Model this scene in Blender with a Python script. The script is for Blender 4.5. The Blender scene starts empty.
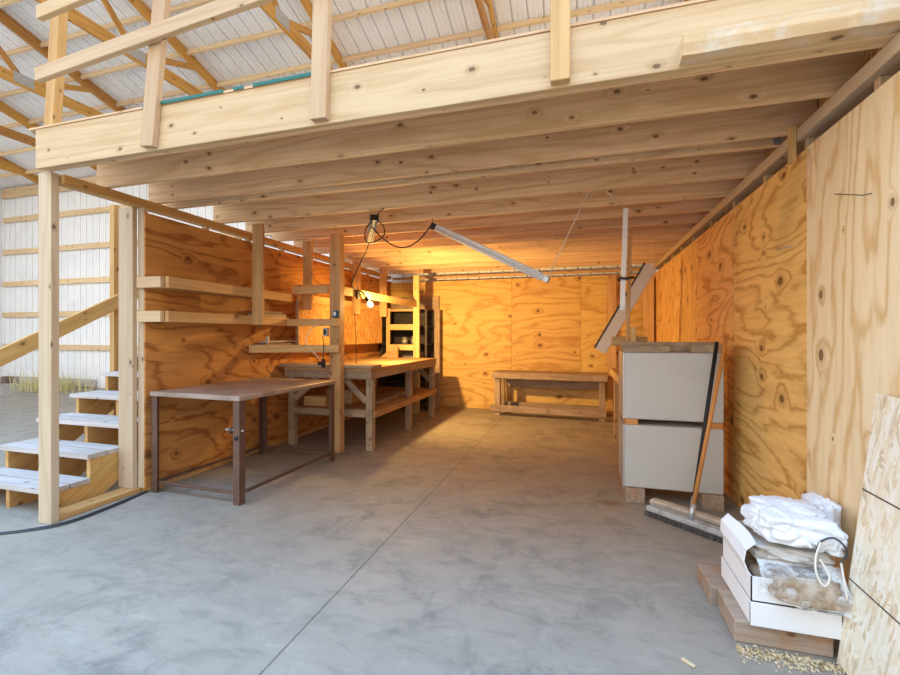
import bpy, bmesh, math, random
from mathutils import Vector, Matrix, noise
random.seed(7)
S = bpy.context.scene
COL = S.collection
W = {}                                   # world matrix of every object as built

# ------------------------------------------------------------------ materials
def newmat(name):
    m = bpy.data.materials.new(name); m.use_nodes = True
    nt = m.node_tree; nt.nodes.clear()
    out = nt.nodes.new('ShaderNodeOutputMaterial'); b = nt.nodes.new('ShaderNodeBsdfPrincipled')
    nt.links.new(b.outputs[0], out.inputs[0])
    return m, nt, b
class G:
    def __init__(s, nt): s.nt = nt
    def n(s, t, **k):
        x = s.nt.nodes.new(t)
        for a, v in k.items(): setattr(x, a, v)
        return x
    def put(s, sock, v):
        if isinstance(v, bpy.types.NodeSocket): s.nt.links.new(v, sock)
        else: sock.default_value = v
    def math(s, op, a, b=0.0, c=0.0, clamp=False):
        x = s.n('ShaderNodeMath', operation=op); x.use_clamp = clamp
        s.put(x.inputs[0], a); s.put(x.inputs[1], b); s.put(x.inputs[2], c)
        return x.outputs[0]
    def vmath(s, op, a, b):
        x = s.n('ShaderNodeVectorMath', operation=op)
        s.put(x.inputs[0], a); s.put(x.inputs[1], b); return x.outputs[0]
    def noise(s, v, scale, detail=3, rough=.55, dist=0.0):
        x = s.n('ShaderNodeTexNoise'); s.put(x.inputs['Vector'], v)
        x.inputs['Scale'].default_value = scale; x.inputs['Detail'].default_value = detail
        x.inputs['Roughness'].default_value = rough; x.inputs['Distortion'].default_value = dist
        return x.outputs[0]
    def voro(s, v, scale, feature='F1', rnd=1.0):
        x = s.n('ShaderNodeTexVoronoi', feature=feature); s.put(x.inputs['Vector'], v)
        x.inputs['Scale'].default_value = scale; x.inputs['Randomness'].default_value = rnd
        return x
    def ramp(s, f, stops, interp='LINEAR'):
        x = s.n('ShaderNodeValToRGB'); r = x.color_ramp; r.interpolation = interp
        while len(r.elements) < len(stops): r.elements.new(.5)
        for e, (p, c) in zip(r.elements, stops):
            e.position = p; e.color = (*c, 1) if len(c) == 3 else c
        s.put(x.inputs[0], f); return x.outputs[0]
    def mix(s, f, a, b, mode='MIX'):
        x = s.n('ShaderNodeMix', data_type='RGBA', blend_type=mode)
        s.put(x.inputs[0], f)
        for i, v in ((6, a), (7, b)):
            if isinstance(v, tuple) and len(v) == 3: v = (*v, 1)
            s.put(x.inputs[i], v)
        return x.outputs[2]
    def sstep(s, f, lo, hi, a=0.0, b=1.0):
        x = s.n('ShaderNodeMapRange', interpolation_type='SMOOTHSTEP')
        s.put(x.inputs[0], f); x.inputs[1].default_value = lo; x.inputs[2].default_value = hi
        x.inputs[3].default_value = a; x.inputs[4].default_value = b
        return x.outputs[0]
    def objco(s, rnd=True):
        t = s.n('ShaderNodeTexCoord'); v = t.outputs['Object']
        if not rnd: return v, None
        oi = s.n('ShaderNodeObjectInfo')
        cx = s.n('ShaderNodeCombineXYZ')
        s.put(cx.inputs[0], s.math('MULTIPLY', oi.outputs['Random'], 61.0))
        s.put(cx.inputs[1], s.math('MULTIPLY', oi.outputs['Random'], 23.0))
        s.put(cx.inputs[2], s.math('MULTIPLY', oi.outputs['Random'], 37.0))
        return s.vmath('ADD', v, cx.outputs[0]), oi.outputs['Random']
    def bump(s, b, h, strength=.2, dist=.01):
        x = s.n('ShaderNodeBump'); x.inputs['Strength'].default_value = strength
        x.inputs['Distance'].default_value = dist; s.put(x.inputs['Height'], h)
        s.nt.links.new(x.outputs[0], b.inputs['Normal'])
def dk(c, f): return tuple(max(0, x * f) for x in c)

def wood(name, base, late, knot=(.10, .045, .018), rings=11., ringk=.55, knots=.030, vary=.16, streak=.35, rough=.62, sx=.30, sy=4.2, kx=4.6, ky=7.2, dirt=None, gate=.5, sharp=3.2, fs=(1.1, 42., 42.)):
    """timber sawn or peeled along local X: stretched contour rings, streaks, scattered knots"""
    m, nt, b = newmat(name); g = G(nt)
    v, r = g.objco()
    # the grain swerves round each knot
    tcn = g.n('ShaderNodeTexCoord'); sn = g.n('ShaderNodeSeparateXYZ'); g.put(sn.inputs[0], tcn.outputs['Normal'])
    sv = g.n('ShaderNodeSeparateXYZ'); g.put(sv.inputs[0], v)
    flat = g.math('GREATER_THAN', g.math('ABSOLUTE', sn.outputs[2]), g.math('ABSOLUTE', sn.outputs[1]))
    other = g.math('ADD', g.math('MULTIPLY', sv.outputs[1], flat), g.math('MULTIPLY', sv.outputs[2], g.math('SUBTRACT', 1.0, flat)))
    kc = g.n('ShaderNodeCombineXYZ'); g.put(kc.inputs[0], g.math('MULTIPLY', sv.outputs[0], kx)); g.put(kc.inputs[1], g.math('MULTIPLY', other, ky))
    kv = kc.outputs[0]
    wob = g.n('ShaderNodeTexNoise'); g.put(wob.inputs['Vector'], g.vmath('MULTIPLY', v, (2., 9., 9.))); wob.inputs['Scale'].default_value = 1.6; wob.inputs['Detail'].default_value = 2
    f = g.noise(g.vmath('MULTIPLY', v, (sx, sy, sy)), 1., 1.6, .42, .2)
    f = g.math('ADD', f, g.math('MULTIPLY', g.math('SUBTRACT', wob.outputs[0], .5), .07))
    vo = None
    if knots:
        vo = g.voro(kv, 1.); vo.voronoi_dimensions = '2D'
        sep = g.n('ShaderNodeSeparateColor'); g.put(sep.inputs[0], vo.outputs['Color'])
        on = g.sstep(sep.outputs[0], gate, 1.)
        size = g.math('MAXIMUM', g.math('MULTIPLY', on, knots * 3.2), .0005)
        d = g.math('DIVIDE', vo.outputs['Distance'], size)
        f = g.math('ADD', f, g.math('MULTIPLY', g.sstep(d, .6, 4.0, 1., 0.), .055))
    w = g.math('SINE', g.math('MULTIPLY', f, rings * 6.283))
    ring = g.math('POWER', g.math('MULTIPLY_ADD', w, .5, .5), sharp)
    ring = g.math('MULTIPLY', ring, g.sstep(wob.outputs[0], .25, .6, .45, 1.))
    fine = g.noise(g.vmath('MULTIPLY', v, fs), 1., 5, .68)
    big = g.noise(g.vmath('MULTIPLY', v, (.8, 3.2, 3.2)), 1., 3)
    c = g.mix(g.math('MULTIPLY', ring, ringk), base, late)
    c = g.mix(g.math('MULTIPLY', g.sstep(fine, .40, .70), streak), c, dk(late, .78))
    c = g.mix(g.sstep(big, .38, .72, 0, .45), c, g.mix(.5, c, late))
    if knots:
        halo = g.sstep(d, .9, 2.6, 1., 0.); core = g.sstep(d, .62, 1.0, 1., 0.); eye = g.sstep(d, .3, .7, 1., 0.)
        c = g.mix(g.math('MULTIPLY', halo, .42), c, dk(late, .75))
        c = g.mix(g.math('MULTIPLY', core, .9), c, knot)
        c = g.mix(g.math('MULTIPLY', eye, .18), c, late)
    if dirt:
        dn = g.noise(v, 5.5, 5, .7)
        c = g.mix(g.sstep(dn, .45, .68, 0, .75), c, dirt)
    hs = g.n('ShaderNodeHueSaturation'); g.put(hs.inputs['Color'], c)
    g.put(hs.inputs['Value'], g.math('MULTIPLY_ADD', r, 2 * vary, 1 - vary))
    g.put(hs.inputs['Hue'], g.math('MULTIPLY_ADD', r, .012, .494))
    nt.links.new(hs.outputs[0], b.inputs['Base Color'])
    b.inputs['Roughness'].default_value = rough
    b.inputs['Specular IOR Level'].default_value = .3
    g.bump(b, g.math('ADD', fine, g.math('MULTIPLY', ring, .4)), .12, .003)
    return m

M = {}
M['fir'] = wood('sawn_fir', (.61, .43, .255), (.46, .27, .12), rings=9, ringk=.45, vary=.08, streak=.35)
M['joist'] = wood('joist_fir', (.80, .565, .325), (.54, .31, .13), rings=10, ringk=.55, vary=.10, streak=.42, knots=0.03)
M['post'] = wood('post_spruce', (.58, .44, .295), (.43, .28, .15), rings=6, ringk=.4, vary=.06, streak=.35, knots=0.032)
M['truss'] = wood('truss_pine', (.60, .32, .085), (.36, .15, .03), rings=8, ringk=.5, vary=.16, streak=.4, knots=0.03)
M['purlin'] = wood('purlin_spruce', (.80, .60, .36), (.60, .38, .17), rings=6, ringk=.35, vary=.08, knots=0.03)
M['shelfwood'] = wood('shelf_pine', (.66, .42, .18), (.44, .23, .075), rings=7, ringk=.45, vary=.10, knots=0.033)
M['old'] = wood('weathered_wood', (.42, .30, .20), (.25, .16, .095), rings=8, ringk=.45, vary=.16, streak=.5, knots=0.03, rough=.75, dirt=(.20, .145, .10))
M['bench'] = wood('bench_wood', (.48, .29, .13), (.30, .15, .055), rings=8, ringk=.45, vary=.12, streak=.45, knots=0.03)
M['tread'] = wood('stair_tread_wood', (.60, .54, .49), (.40, .34, .29), rings=7, ringk=.45, vary=.06, streak=.5, rough=.75)
M['stringer'] = wood('stringer_fir', (.62, .36, .13), (.42, .20, .055), rings=8, ringk=.45, vary=.1, knots=0.033)
M['timber'] = wood('timber_block_wood', (.42, .32, .24), (.26, .17, .10), rings=7, ringk=.5, vary=.15, streak=.5, knots=0.03, dirt=(.42, .17, .06))
M['handle'] = wood('handle_wood', (.62, .28, .075), (.48, .20, .05), rings=4, ringk=.3, knots=0, vary=.05, rough=.4)
PK = dict(sx=.42, sy=1.5, kx=2.9, ky=4.0, gate=.52, knot=(.13, .05, .018), sharp=4.5, fs=(2.2, 26., 26.))
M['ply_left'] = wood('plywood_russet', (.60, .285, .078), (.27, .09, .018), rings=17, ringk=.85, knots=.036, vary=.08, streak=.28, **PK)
M['ply_back'] = wood('plywood_amber', (.70, .45, .14), (.44, .20, .04), rings=13, ringk=.7, knots=.040, vary=.07, streak=.25, **PK)
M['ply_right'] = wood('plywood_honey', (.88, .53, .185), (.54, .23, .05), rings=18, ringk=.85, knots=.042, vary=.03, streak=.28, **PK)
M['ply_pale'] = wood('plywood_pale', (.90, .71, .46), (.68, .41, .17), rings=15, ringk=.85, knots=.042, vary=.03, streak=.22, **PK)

def osb(name, stops, vary=.05):
    m, nt, b = newmat(name); g = G(nt)
    v, r = g.objco()
    tcn = g.n('ShaderNodeTexCoord'); sn = g.n('ShaderNodeSeparateXYZ'); g.put(sn.inputs[0], tcn.outputs['Normal'])
    sv = g.n('ShaderNodeSeparateXYZ'); g.put(sv.inputs[0], v)
    flat = g.math('GREATER_THAN', g.math('ABSOLUTE', sn.outputs[2]), g.math('ABSOLUTE', sn.outputs[1]))
    other = g.math('ADD', g.math('MULTIPLY', sv.outputs[1], flat), g.math('MULTIPLY', sv.outputs[2], g.math('SUBTRACT', 1.0, flat)))
    f = None
    for k, (ang, sx, sy) in enumerate(((14, 9, 55), (-38, 10, 60), (66, 11, 52), (-80, 12, 70))):
        ca, sa = math.cos(math.radians(ang)), math.sin(math.radians(ang))
        u = g.math('ADD', g.math('MULTIPLY', sv.outputs[0], ca * sx), g.math('MULTIPLY', other, sa * sx))
        w = g.math('ADD', g.math('MULTIPLY', sv.outputs[0], -sa * sy), g.math('MULTIPLY', other, ca * sy))
        cc = g.n('ShaderNodeCombineXYZ'); g.put(cc.inputs[0], u); g.put(cc.inputs[1], w)
        vo = g.voro(cc.outputs[0], 1.); vo.voronoi_dimensions = '2D'
        sp = g.n('ShaderNodeSeparateColor'); g.put(sp.inputs[0], vo.outputs['Color'])
        if f is None: f = sp.outputs[0]
        else:
            on = g.math('GREATER_THAN', sp.outputs[1], .5)
            f = g.math('ADD', g.math('MULTIPLY', f, g.math('SUBTRACT', 1.0, on)), g.math('MULTIPLY', sp.outputs[0], on))
    f = g.math('ADD', g.math('MULTIPLY', f, .72), g.math('MULTIPLY', g.noise(v, 40, 5, .7), .30))
    c = g.ramp(f, stops)
    nt.links.new(c, b.inputs['Base Color']); b.inputs['Roughness'].default_value = .7
    g.bump(b, f, .25, .004); return m
M['osb_pale'] = osb('strand_board_pale', [(.1, (.52, .36, .19)), (.25, (.80, .68, .49)), (.55, (.86, .79, .66)), (.75, (.80, .66, .45)), (.95, (.60, .41, .22))])
M['osb_amber'] = osb('strand_board_amber', [(.1, (.25, .10, .025)), (.4, (.52, .27, .07)), (.65, (.62, .37, .12)), (.95, (.40, .18, .045))])

def plain(name, col, rough=.5, metal=0., nscale=0., ncol=None, nlo=.45, nhi=.7, namt=.6, bump=0., spec=.4):
    m, nt, b = newmat(name); g = G(nt)
    b.inputs['Roughness'].default_value = rough; b.inputs['Metallic'].default_value = metal
    b.inputs['Specular IOR Level'].default_value = spec
    v, r = g.objco()
    n1 = g.noise(v, nscale or 6., 5, .65)
    c = g.mix(g.sstep(n1, nlo, nhi, 0, namt if ncol else .12), col, ncol or dk(col, .8))
    nt.links.new(c, b.inputs['Base Color'])
    if bump: g.bump(b, n1, bump, .005)
    return m
M['white_metal'] = plain('white_painted_steel', (.91, .915, .92), .45, 0, 1.2, (.78, .80, .82))
M['galv'] = plain('galvanised_steel', (.55, .57, .58), .4, .7, 20, (.42, .43, .44))
M['white_enamel'] = plain('white_enamel', (.82, .82, .80), .35, 0, 3)
M['greyface'] = plain('pale_grey_lens', (.62, .60, .57), .4, 0, 3)
M['darkside'] = plain('dark_lamp_side', (.03, .03, .03), .5)
M['steel'] = plain('rusty_brown_steel', (.13, .075, .055), .5, .35, 9, (.22, .11, .065), .4, .75, .8, .1)
M['steeltop'] = plain('worn_steel_top', (.40, .32, .26), .40, .25, 3.2, (.24, .155, .11), .4, .7, .75, .05)
M['black'] = plain('black_rubber', (.015, .015, .016), .5)
M['cablegrey'] = plain('dark_grey_cable', (.05, .05, .055), .5)
M['insul'] = plain('white_insulation_sheet', (.52, .50, .47), .6, 0, 2.2, (.45, .43, .395))
M['carton'] = plain('white_cardboard', (.82, .81, .80), .75, 0, 3)
M['bagwhite'] = plain('white_woven_plastic', (.80, .81, .83), .38, 0, 30, (.72, .73, .76), .4, .7, .3, .04)
M['baggrey'] = plain('dusty_grey_plastic', (.56, .52, .47), .5, 0, 12, (.40, .33, .26), .4, .7, .6, .2)
M['sackbrown'] = plain('brown_dusty_contents', (.33, .23, .145), .8, 0, 14, (.58, .50, .40), .42, .62, .8, .3)
M['brush_grey'] = plain('worn_grey_paint', (.42, .41, .39), .6, 0, 18, (.26, .24, .22), .45, .6, .8, .1)
M['brush_beige'] = plain('dusty_beige_wood', (.56, .47, .36), .7, 0, 14, (.40, .31, .22), .45, .65, .7, .1)
M['bristle'] = plain('dark_bristles', (.06, .05, .045), .8, 0, 60, (.14, .12, .10))
M['blue'] = plain('blue_plastic_box', (.02, .12, .24), .4)
M['teal'] = plain('teal_edge_seal', (.015, .15, .125), .6)
M['rope'] = plain('cream_string', (.74, .68, .56), .8)
M['orange_cord'] = plain('orange_cord', (.45, .10, .03), .5)
M['darkshelf'] = plain('dark_brown_steel', (.045, .035, .03), .5, .2, 8, (.09, .06, .04))
M['jar'] = plain('grey_glass_jar', (.32, .33, .30), .2)
M['tin'] = plain('dull_tin', (.28, .26, .22), .4, .4)
M['stone'] = plain('gravel_stone', (.42, .39, .35), .9, 0, 22, (.22, .20, .18), .42, .6, .9, .8)
M['weed'] = plain('dry_yellow_grass', (.62, .55, .26), .8, 0, 4, (.42, .42, .18))
M['chip'] = plain('pale_wood_chips', (.68, .52, .30), .8, 0, 30, (.48, .33, .17))
M['cinder'] = plain('dark_brown_block', (.20, .14, .12), .8)

def glowmat(name, col, s):
    m, nt, b = newmat(name); b.inputs['Base Color'].default_value = (*col, 1)
    b.inputs['Emission Color'].default_value = (*col, 1); b.inputs['Emission Strength'].default_value = s
    return m
M['bulb'] = glowmat('lit_bulb', (1., .66, .26), 28.)

def film():
    m, nt, b = newmat('clear_plastic_film'); g = G(nt)
    b.inputs['Base Color'].default_value = (.86, .84, .80, 1); b.inputs['Roughness'].default_value = .22
    v, r = g.objco(); n1 = g.noise(v, 13, 5, .7, .6)
    tr = g.n('ShaderNodeBsdfTransparent'); mx = g.n('ShaderNodeMixShader')
    g.put(mx.inputs[0], g.sstep(n1, .35, .7, .15, .75))
    nt.links.new(tr.outputs[0], mx.inputs[1]); nt.links.new(b.outputs[0], mx.inputs[2])
    nt.links.new(mx.outputs[0], [x for x in nt.nodes if x.type == 'OUTPUT_MATERIAL'][0].inputs[0])
    g.bump(b, n1, .6, .01); return m
M['film'] = film()

def concrete():
    m, nt, b = newmat('troweled_concrete'); g = G(nt)
    v, _ = g.objco(False)
    big = g.noise(v, .55, 5, .62, .3); mid = g.noise(v, 3.4, 9, .74, .5); fin = g.noise(v, 26, 5, .75)
    sw = g.noise(g.vmath('MULTIPLY', v, (2.2, 5.0, 1)), 1.7, 8, .72, .9)
    pat = g.noise(v, 1.15, 6, .66, .4)
    c = g.ramp(big, [(.3, (0.272, 0.228, 0.175)), (.52, (0.312, 0.262, 0.203)), (.75, (0.352, 0.298, 0.234))])
    dark = g.math('MULTIPLY', g.sstep(mid, .46, .66), g.sstep(pat, .40, .62, .15, 1.))
    c = g.mix(g.math('MULTIPLY', dark, .75), c, (0.148, 0.132, 0.108))
    c = g.mix(g.math('MULTIPLY', g.sstep(sw, .50, .64), .5), c, (0.192, 0.167, 0.133))
    c = g.mix(g.sstep(sw, .30, .46, .4, 0), c, (0.424, 0.363, 0.290))
    c = g.mix(g.sstep(fin, .52, .75, 0, .3), c, (.2, .185, .165))
    sp = g.voro(v, 2.3); c = g.mix(g.sstep(sp.outputs['Distance'], .012, .03, .75, 0), c, (.10, .095, .09))
    # rusty stain by the white crates and the saw-cut joint, both fixed marks on the slab
    st = g.vmath('MULTIPLY', g.vmath('SUBTRACT', v, (.23, 3.84, 0)), (1., 1.6, 0))
    ln = g.n('ShaderNodeVectorMath', operation='LENGTH'); g.put(ln.inputs[0], st)
    c = g.mix(g.math('MULTIPLY', g.sstep(g.math('ADD', ln.outputs['Value'], g.math('MULTIPLY', mid, .16)), .1, .24, 1, 0), .7), c, (.16, .085, .035))
    sx = g.n('ShaderNodeSeparateXYZ'); g.put(sx.inputs[0], v)
    d = g.math('ABSOLUTE', g.math('ADD', g.math('ADD', sx.outputs[0], 1.248), g.math('MULTIPLY', g.math('SUBTRACT', fin, .5), .006)))
    c = g.mix(g.sstep(d, .0025, .006, .85, 0), c, (.09, .075, .06))
    nt.links.new(c, b.inputs['Base Color'])
    g.put(b.inputs['Roughness'], g.sstep(mid, .3, .7, .50, .68)); b.inputs['Specular IOR Level'].default_value = .3
    g.bump(b, g.math('ADD', mid, g.math('MULTIPLY', fin, .3)), .08, .01)
    return m
M['concrete'] = concrete()

# ------------------------------------------------------------------ object helpers
def link(name, me, mat, parent=None, mw=None):
    o = bpy.data.objects.new(name, me)
    if mat is not None and me is not None:
        me.materials.clear(); me.materials.append(M[mat] if isinstance(mat, str) else mat)
    COL.objects.link(o)
    mw = mw or Matrix.Identity(4)
    W[o.name] = mw
    if parent is not None:
        o.parent = parent; o.matrix_basis = W[parent.name].inverted() @ mw
    else: o.matrix_basis = mw
    return o
def tag(o, label=None, cat=None, group=None, kind=None):
    if label: o['label'] = label
    if cat: o['category'] = cat
    if group: o['group'] = group
    if kind: o['kind'] = kind
    return o
def thing(name, label, cat, loc=(0, 0, 0), group=None):
    return tag(link(name, None, None, None, Matrix.Translation(loc)), label, cat, group)
def turn(o, deg):
    o.rotation_mode = 'XYZ'; o.rotation_euler = (0, 0, math.radians(deg)); return o
def frame(a, b, up=(0, 0, 1)):
    a = Vector(a); b = Vector(b); x = (b - a).normalized(); u = Vector(up)
    z = u - x * u.dot(x)
    if z.length < 1e-4: z = Vector((0, 1, 0)) - x * x.y
    z.normalize(); y = z.cross(x)
    m = Matrix((x, y, z)).transposed().to_4x4(); m.translation = (a + b) / 2
    return m, (b - a).length
def boxmesh(dx, dy, dz, bev=.003):
    bm = bmesh.new(); bmesh.ops.create_cube(bm, size=1, matrix=Matrix.Diagonal((dx, dy, dz, 1)))
    if bev and bev * 2.2 < min(dx, dy, dz):
        bmesh.ops.bevel(bm, geom=bm.edges[:], offset=bev, segments=1, affect='EDGES')
    me = bpy.data.meshes.new('m'); bm.to_mesh(me); bm.free(); return me
def board(name, a, b, t, h, mat, parent=None, up=(0, 0, 1), bev=.003):
    """straight board from a to b (centre line), h along up, t across"""
    m, L = frame(a, b, up)
    return link(name, boxmesh(L, t, h, bev), mat, parent, m)
def block(name, lo, hi, mat, parent=None, axis=None, bev=.003):
    """axis-aligned block; its grain runs along its longest side unless axis says otherwise"""
    lo, hi = Vector(lo), Vector(hi); d = hi - lo; c = (lo + hi) / 2
    i = axis if axis is not None else max(range(3), key=lambda k: d[k])
    a = c.copy(); b = c.copy(); a[i] = lo[i]; b[i] = hi[i]
    if i == 0: return board(name, a, b, d.y, d.z, mat, parent, (0, 0, 1), bev)
    if i == 1: return board(name, a, b, d.x, d.z, mat, parent, (0, 0, 1), bev)
    return board(name, a, b, d.x, d.y, mat, parent, (0, 1, 0), bev)
def mesh(name, vs, fs, mat, parent=None, mw=None, smooth=False):
    me = bpy.data.meshes.new(name); me.from_pydata([tuple(v) for v in vs], [], fs); me.update()
    bm = bmesh.new(); bm.from_mesh(me); bmesh.ops.recalc_face_normals(bm, faces=bm.faces); bm.to_mesh(me); bm.free()
    if smooth:
        for p in me.polygons: p.use_smooth = True
    return link(name, me, mat, parent, mw)
def tube(name, pts, r, mat, parent=None, n=8, smooth_pts=0, closed=False):
    """round rod, cable or string along points, as a mesh"""
    P = [Vector(p) for p in pts]
    if smooth_pts:
        Q = []; k = len(P)
        rng = range(k if closed else k - 1)
        for i in rng:
            p0 = P[(i - 1) % k] if closed or i else P[0]; p1 = P[i]; p2 = P[(i + 1) % k]
            p3 = P[(i + 2) % k] if closed or i + 2 < k else P[-1]
            for j in range(smooth_pts):
                t = j / smooth_pts
                Q.append(.5 * ((2 * p1) + (p2 - p0) * t + (2 * p0 - 5 * p1 + 4 * p2 - p3) * t * t + (3 * p1 - p0 - 3 * p2 + p3) * t ** 3))
        if not closed: Q.append(P[-1])
        P = Q
    vs, fs = [], []
    k = len(P); nrm = None
    for i, p in enumerate(P):
        a = P[(i - 1) % k] if closed or i else p; b = P[(i + 1) % k] if closed or i < k - 1 else p
        t = (b - a).normalized()
        if nrm is None: nrm = t.orthogonal().normalized()
        nrm = (nrm - t * nrm.dot(t)).normalized(); bi = t.cross(nrm)
        for j in range(n):
            an = 2 * math.pi * j / n; vs.append(p + (nrm * math.cos(an) + bi * math.sin(an)) * r)
    for i in range(k if closed else k - 1):
        for j in range(n):
            a = i * n + j; b = i * n + (j + 1) % n; i2 = ((i + 1) % k) * n
            fs.append((a, b, i2 + (j + 1) % n, i2 + j))
    if not closed: fs += [tuple(range(n))[::-1], tuple(range((k - 1) * n, k * n))]
    return mesh(name, vs, fs, mat, parent, None, True)
def lathe(name, prof, mat, parent, mw, n=18):
    vs, fs = [], []
    for r, z in prof:
        for j in range(n): vs.append((r * math.cos(2 * math.pi * j / n), r * math.sin(2 * math.pi * j / n), z))
    for i in range(len(prof) - 1):
        for j in range(n): fs.append((i * n + j, i * n + (j + 1) % n, (i + 1) * n + (j + 1) % n, (i + 1) * n + j))
    fs += [tuple(range(n))[::-1], tuple(range((len(prof) - 1) * n, len(prof) * n))]
    o = mesh(name, vs, fs, mat, parent, mw, True); return o
def prism(name, poly, axis, lo, hi, mat, parent=None):
    """polygon in the plane square to axis, pushed from lo to hi; local X = the polygon's first coordinate"""
    def P(u, v, w):
        return {0: (w, u, v), 1: (u, w, v), 2: (u, v, w)}[axis]
    n = len(poly); vs = [P(u, v, lo) for u, v in poly] + [P(u, v, hi) for u, v in poly]
    fs = [tuple(range(n)), tuple(range(n, 2 * n))] + [(i, (i + 1) % n, n + (i + 1) % n, n + i) for i in range(n)]
    return mesh(name, vs, fs, mat, parent)
ORD = ['first', 'second', 'third', 'fourth', 'fifth', 'sixth', 'seventh', 'eighth', 'ninth', 'tenth', 'eleventh', 'twelfth', 'thirteenth', 'fourteenth', 'fifteenth', 'sixteenth']

# ------------------------------------------------------------------ the big shed: slab, metal walls, roof
YB, ZE, SL = 8.35, 5.49, .30
XL, XR = -15.6, 4.2
def roofz(y): return ZE + SL * (YB - y)
o = block('floor', (-12.6, -6, -.15), (XR, YB, 0), 'concrete', bev=0)
# the slab's texture runs in world units: put its origin at the world's
o.data.transform(o.matrix_basis); o.matrix_basis = Matrix.Identity(4); W[o.name] = Matrix.Identity(4)
tag(o, 'grey troweled concrete slab with a saw cut joint', 'floor', kind='structure')

def gravel():
    nx, ny = 70, 90; vs, fs = [], []
    for j in range(ny + 1):
        for i in range(nx + 1):
            x = XL + (-12.6 - XL) * i / nx; y = -1 + (YB + 1) * j / ny
            e = min(1, (-12.6 - x) / .8)
            z = -.03 + e * (.04 + .07 * max(0, (y - 4) / 4.3) + .03 * noise.noise((x * 2, y * 2, 0)) + .025 * noise.noise((x * 9, y * 9, 3)))
            vs.append((x, y, z))
    for j in range(ny):
        for i in range(nx):
            a = j * (nx + 1) + i; fs.append((a, a + 1, a + nx + 2, a + nx + 1))
    return mesh('floor_gravel', vs, fs, 'stone', smooth=True)
tag(gravel(), 'strip of grey gravel between the slab and the far metal wall', 'gravel', kind='structure')

def corrugated(name, x0, x1, lo, hi, axis, pitch=.2286, d=.048):
    """ribbed sheet: ribs repeat along X, run along lo -> hi (2 points (y,z))"""
    prof = []
    x = x0
    while x < x1:
        prof += [(x, 0), (x + .005, d), (x + .023, d), (x + .028, 0), (x + .088, 0), (x + .092, .009), (x + .100, .009), (x + .104, 0), (x + .152, 0), (x + .156, .009), (x + .164, .009), (x + .168, 0)]
        x += pitch
    ly, lz = lo; hy, hz = hi; t = Vector((0, hy - ly, hz - lz)).normalized(); nn = Vector((0, -t.z, t.y))
    nn = -nn
    vs = [(px, ly + nn.y * q, lz + nn.z * q) for px, q in prof] + [(px, hy + nn.y * q, hz + nn.z * q) for px, q in prof]
    n = len(prof); fs = [(i, i + 1, n + i + 1, n + i) for i in range(n - 1)]
    return mesh(name, vs, fs, 'white_metal')
tag(corrugated('wall_rear', XL, XR, (YB, -.05), (YB, ZE + .02), False), 'white ribbed steel rear wall of the shed', 'wall', kind='structure')
tag(corrugated('ceiling', XL, XR, (YB + .3, roofz(YB + .3)), (2.9, roofz(2.9)), True), 'white ribbed steel roof seen from below', 'ceiling', kind='structure')
o = corrugated('wall_far_left', -YB, -4.8, (0, -.05), (0, ZE + .9), False)
mw = Matrix.Rotation(math.radians(-90), 4, 'Z'); mw.translation = (XL, 0, 0)
o.matrix_basis = mw; W[o.name] = mw
tag(o, 'white ribbed steel side wall at the far left corner', 'wall', kind='structure')

TR = [-13.75, -11.4, -8.87, -6.40, -3.83, -1.22, 1.4]
for k, x in enumerate(TR):
    far = ORD[k]
    t = thing('roof_truss', f'{far} brown timber roof truss counted from the left end of the shed', 'truss', (x, YB - .1, ZE), 'roof trusses')
    y0, y1 = YB - .06, 3.0
    board('bottom_chord', (x, y0, ZE + .09), (x, y1, ZE + .09), .042, .185, 'truss', t)
    off = .105
    board('top_chord', (x, y0, roofz(y0) - off), (x, y1, roofz(y1) - off), .042, .185, 'truss', t, up=(0, SL, 1))
    nodes = [(5.0, ZE + .10), (3.95, roofz(3.95) - .1), (6.15, roofz(6.15) - .1), (7.1, ZE + .10)]
    def web(a, b): board('web', (x + .001, *a), (x + .001, *b), .038, .09, 'truss', t, up=(0, 1, .2))
    web(nodes[0], nodes[1]); web(nodes[0], nodes[2]); web(nodes[2], nodes[3])
    for q in (nodes[0], nodes[3]):
        p = block('gusset_plate', (x - .026, q[0] - .14, q[1] - .07), (x + .026, q[0] + .14, q[1] + .10), 'galv', t, 1, 0)
PY = [7.8, 7.16, 6.52, 5.88, 5.24, 4.60, 3.96]
edges = [XL] + TR + [XR]
for r, y in enumerate(PY):
    for k in range(len(edges) - 1):
        a, b = edges[k] + .03, edges[k + 1] - .03
        if k == len(edges) - 2 and r > 2: continue
        o = board('roof_purlin', (a, y, roofz(y) - .075), (b, y, roofz(y) - .075), .04, .09, 'purlin', None, (0, SL, 1))
        tag(o, f'pale roof purlin, {ORD[r]} row up from the rear wall, {ORD[k]} bay from the left', 'purlin', 'roof purlins')
for k, z in enumerate([1.05, 1.94, 2.80, 3.69, 4.59]):
    o = board('wall_girt', (XL + .05, YB - .045, z), (XR - .05, YB - .045, z), .04, .14, 'purlin')
    tag(o, f'pale horizontal girt on the white rear wall, {ORD[k]} from the ground', 'girt', 'rear wall girts')
o = board('eave_beam', (XL + .05, YB - .06, 5.33), (XR - .05, YB - .06, 5.33), .06, .27, 'purlin')
tag(o, 'deep pale timber along the top of the rear metal wall under the eave', 'beam')
o = board('trim_1', (XL + .05, YB - .05, .13), (-12.0, YB - .05, .13), .04, .2, 'tread')
tag(o, 'pinkish splash board along the foot of the rear metal wall', 'trim', kind='structure')
o = block('masonry_block', (-15.0, 7.95, .04), (-14.8, 8.15, .25), 'cinder'); tag(o, 'small dark block on the gravel at the far left', 'block')

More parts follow.
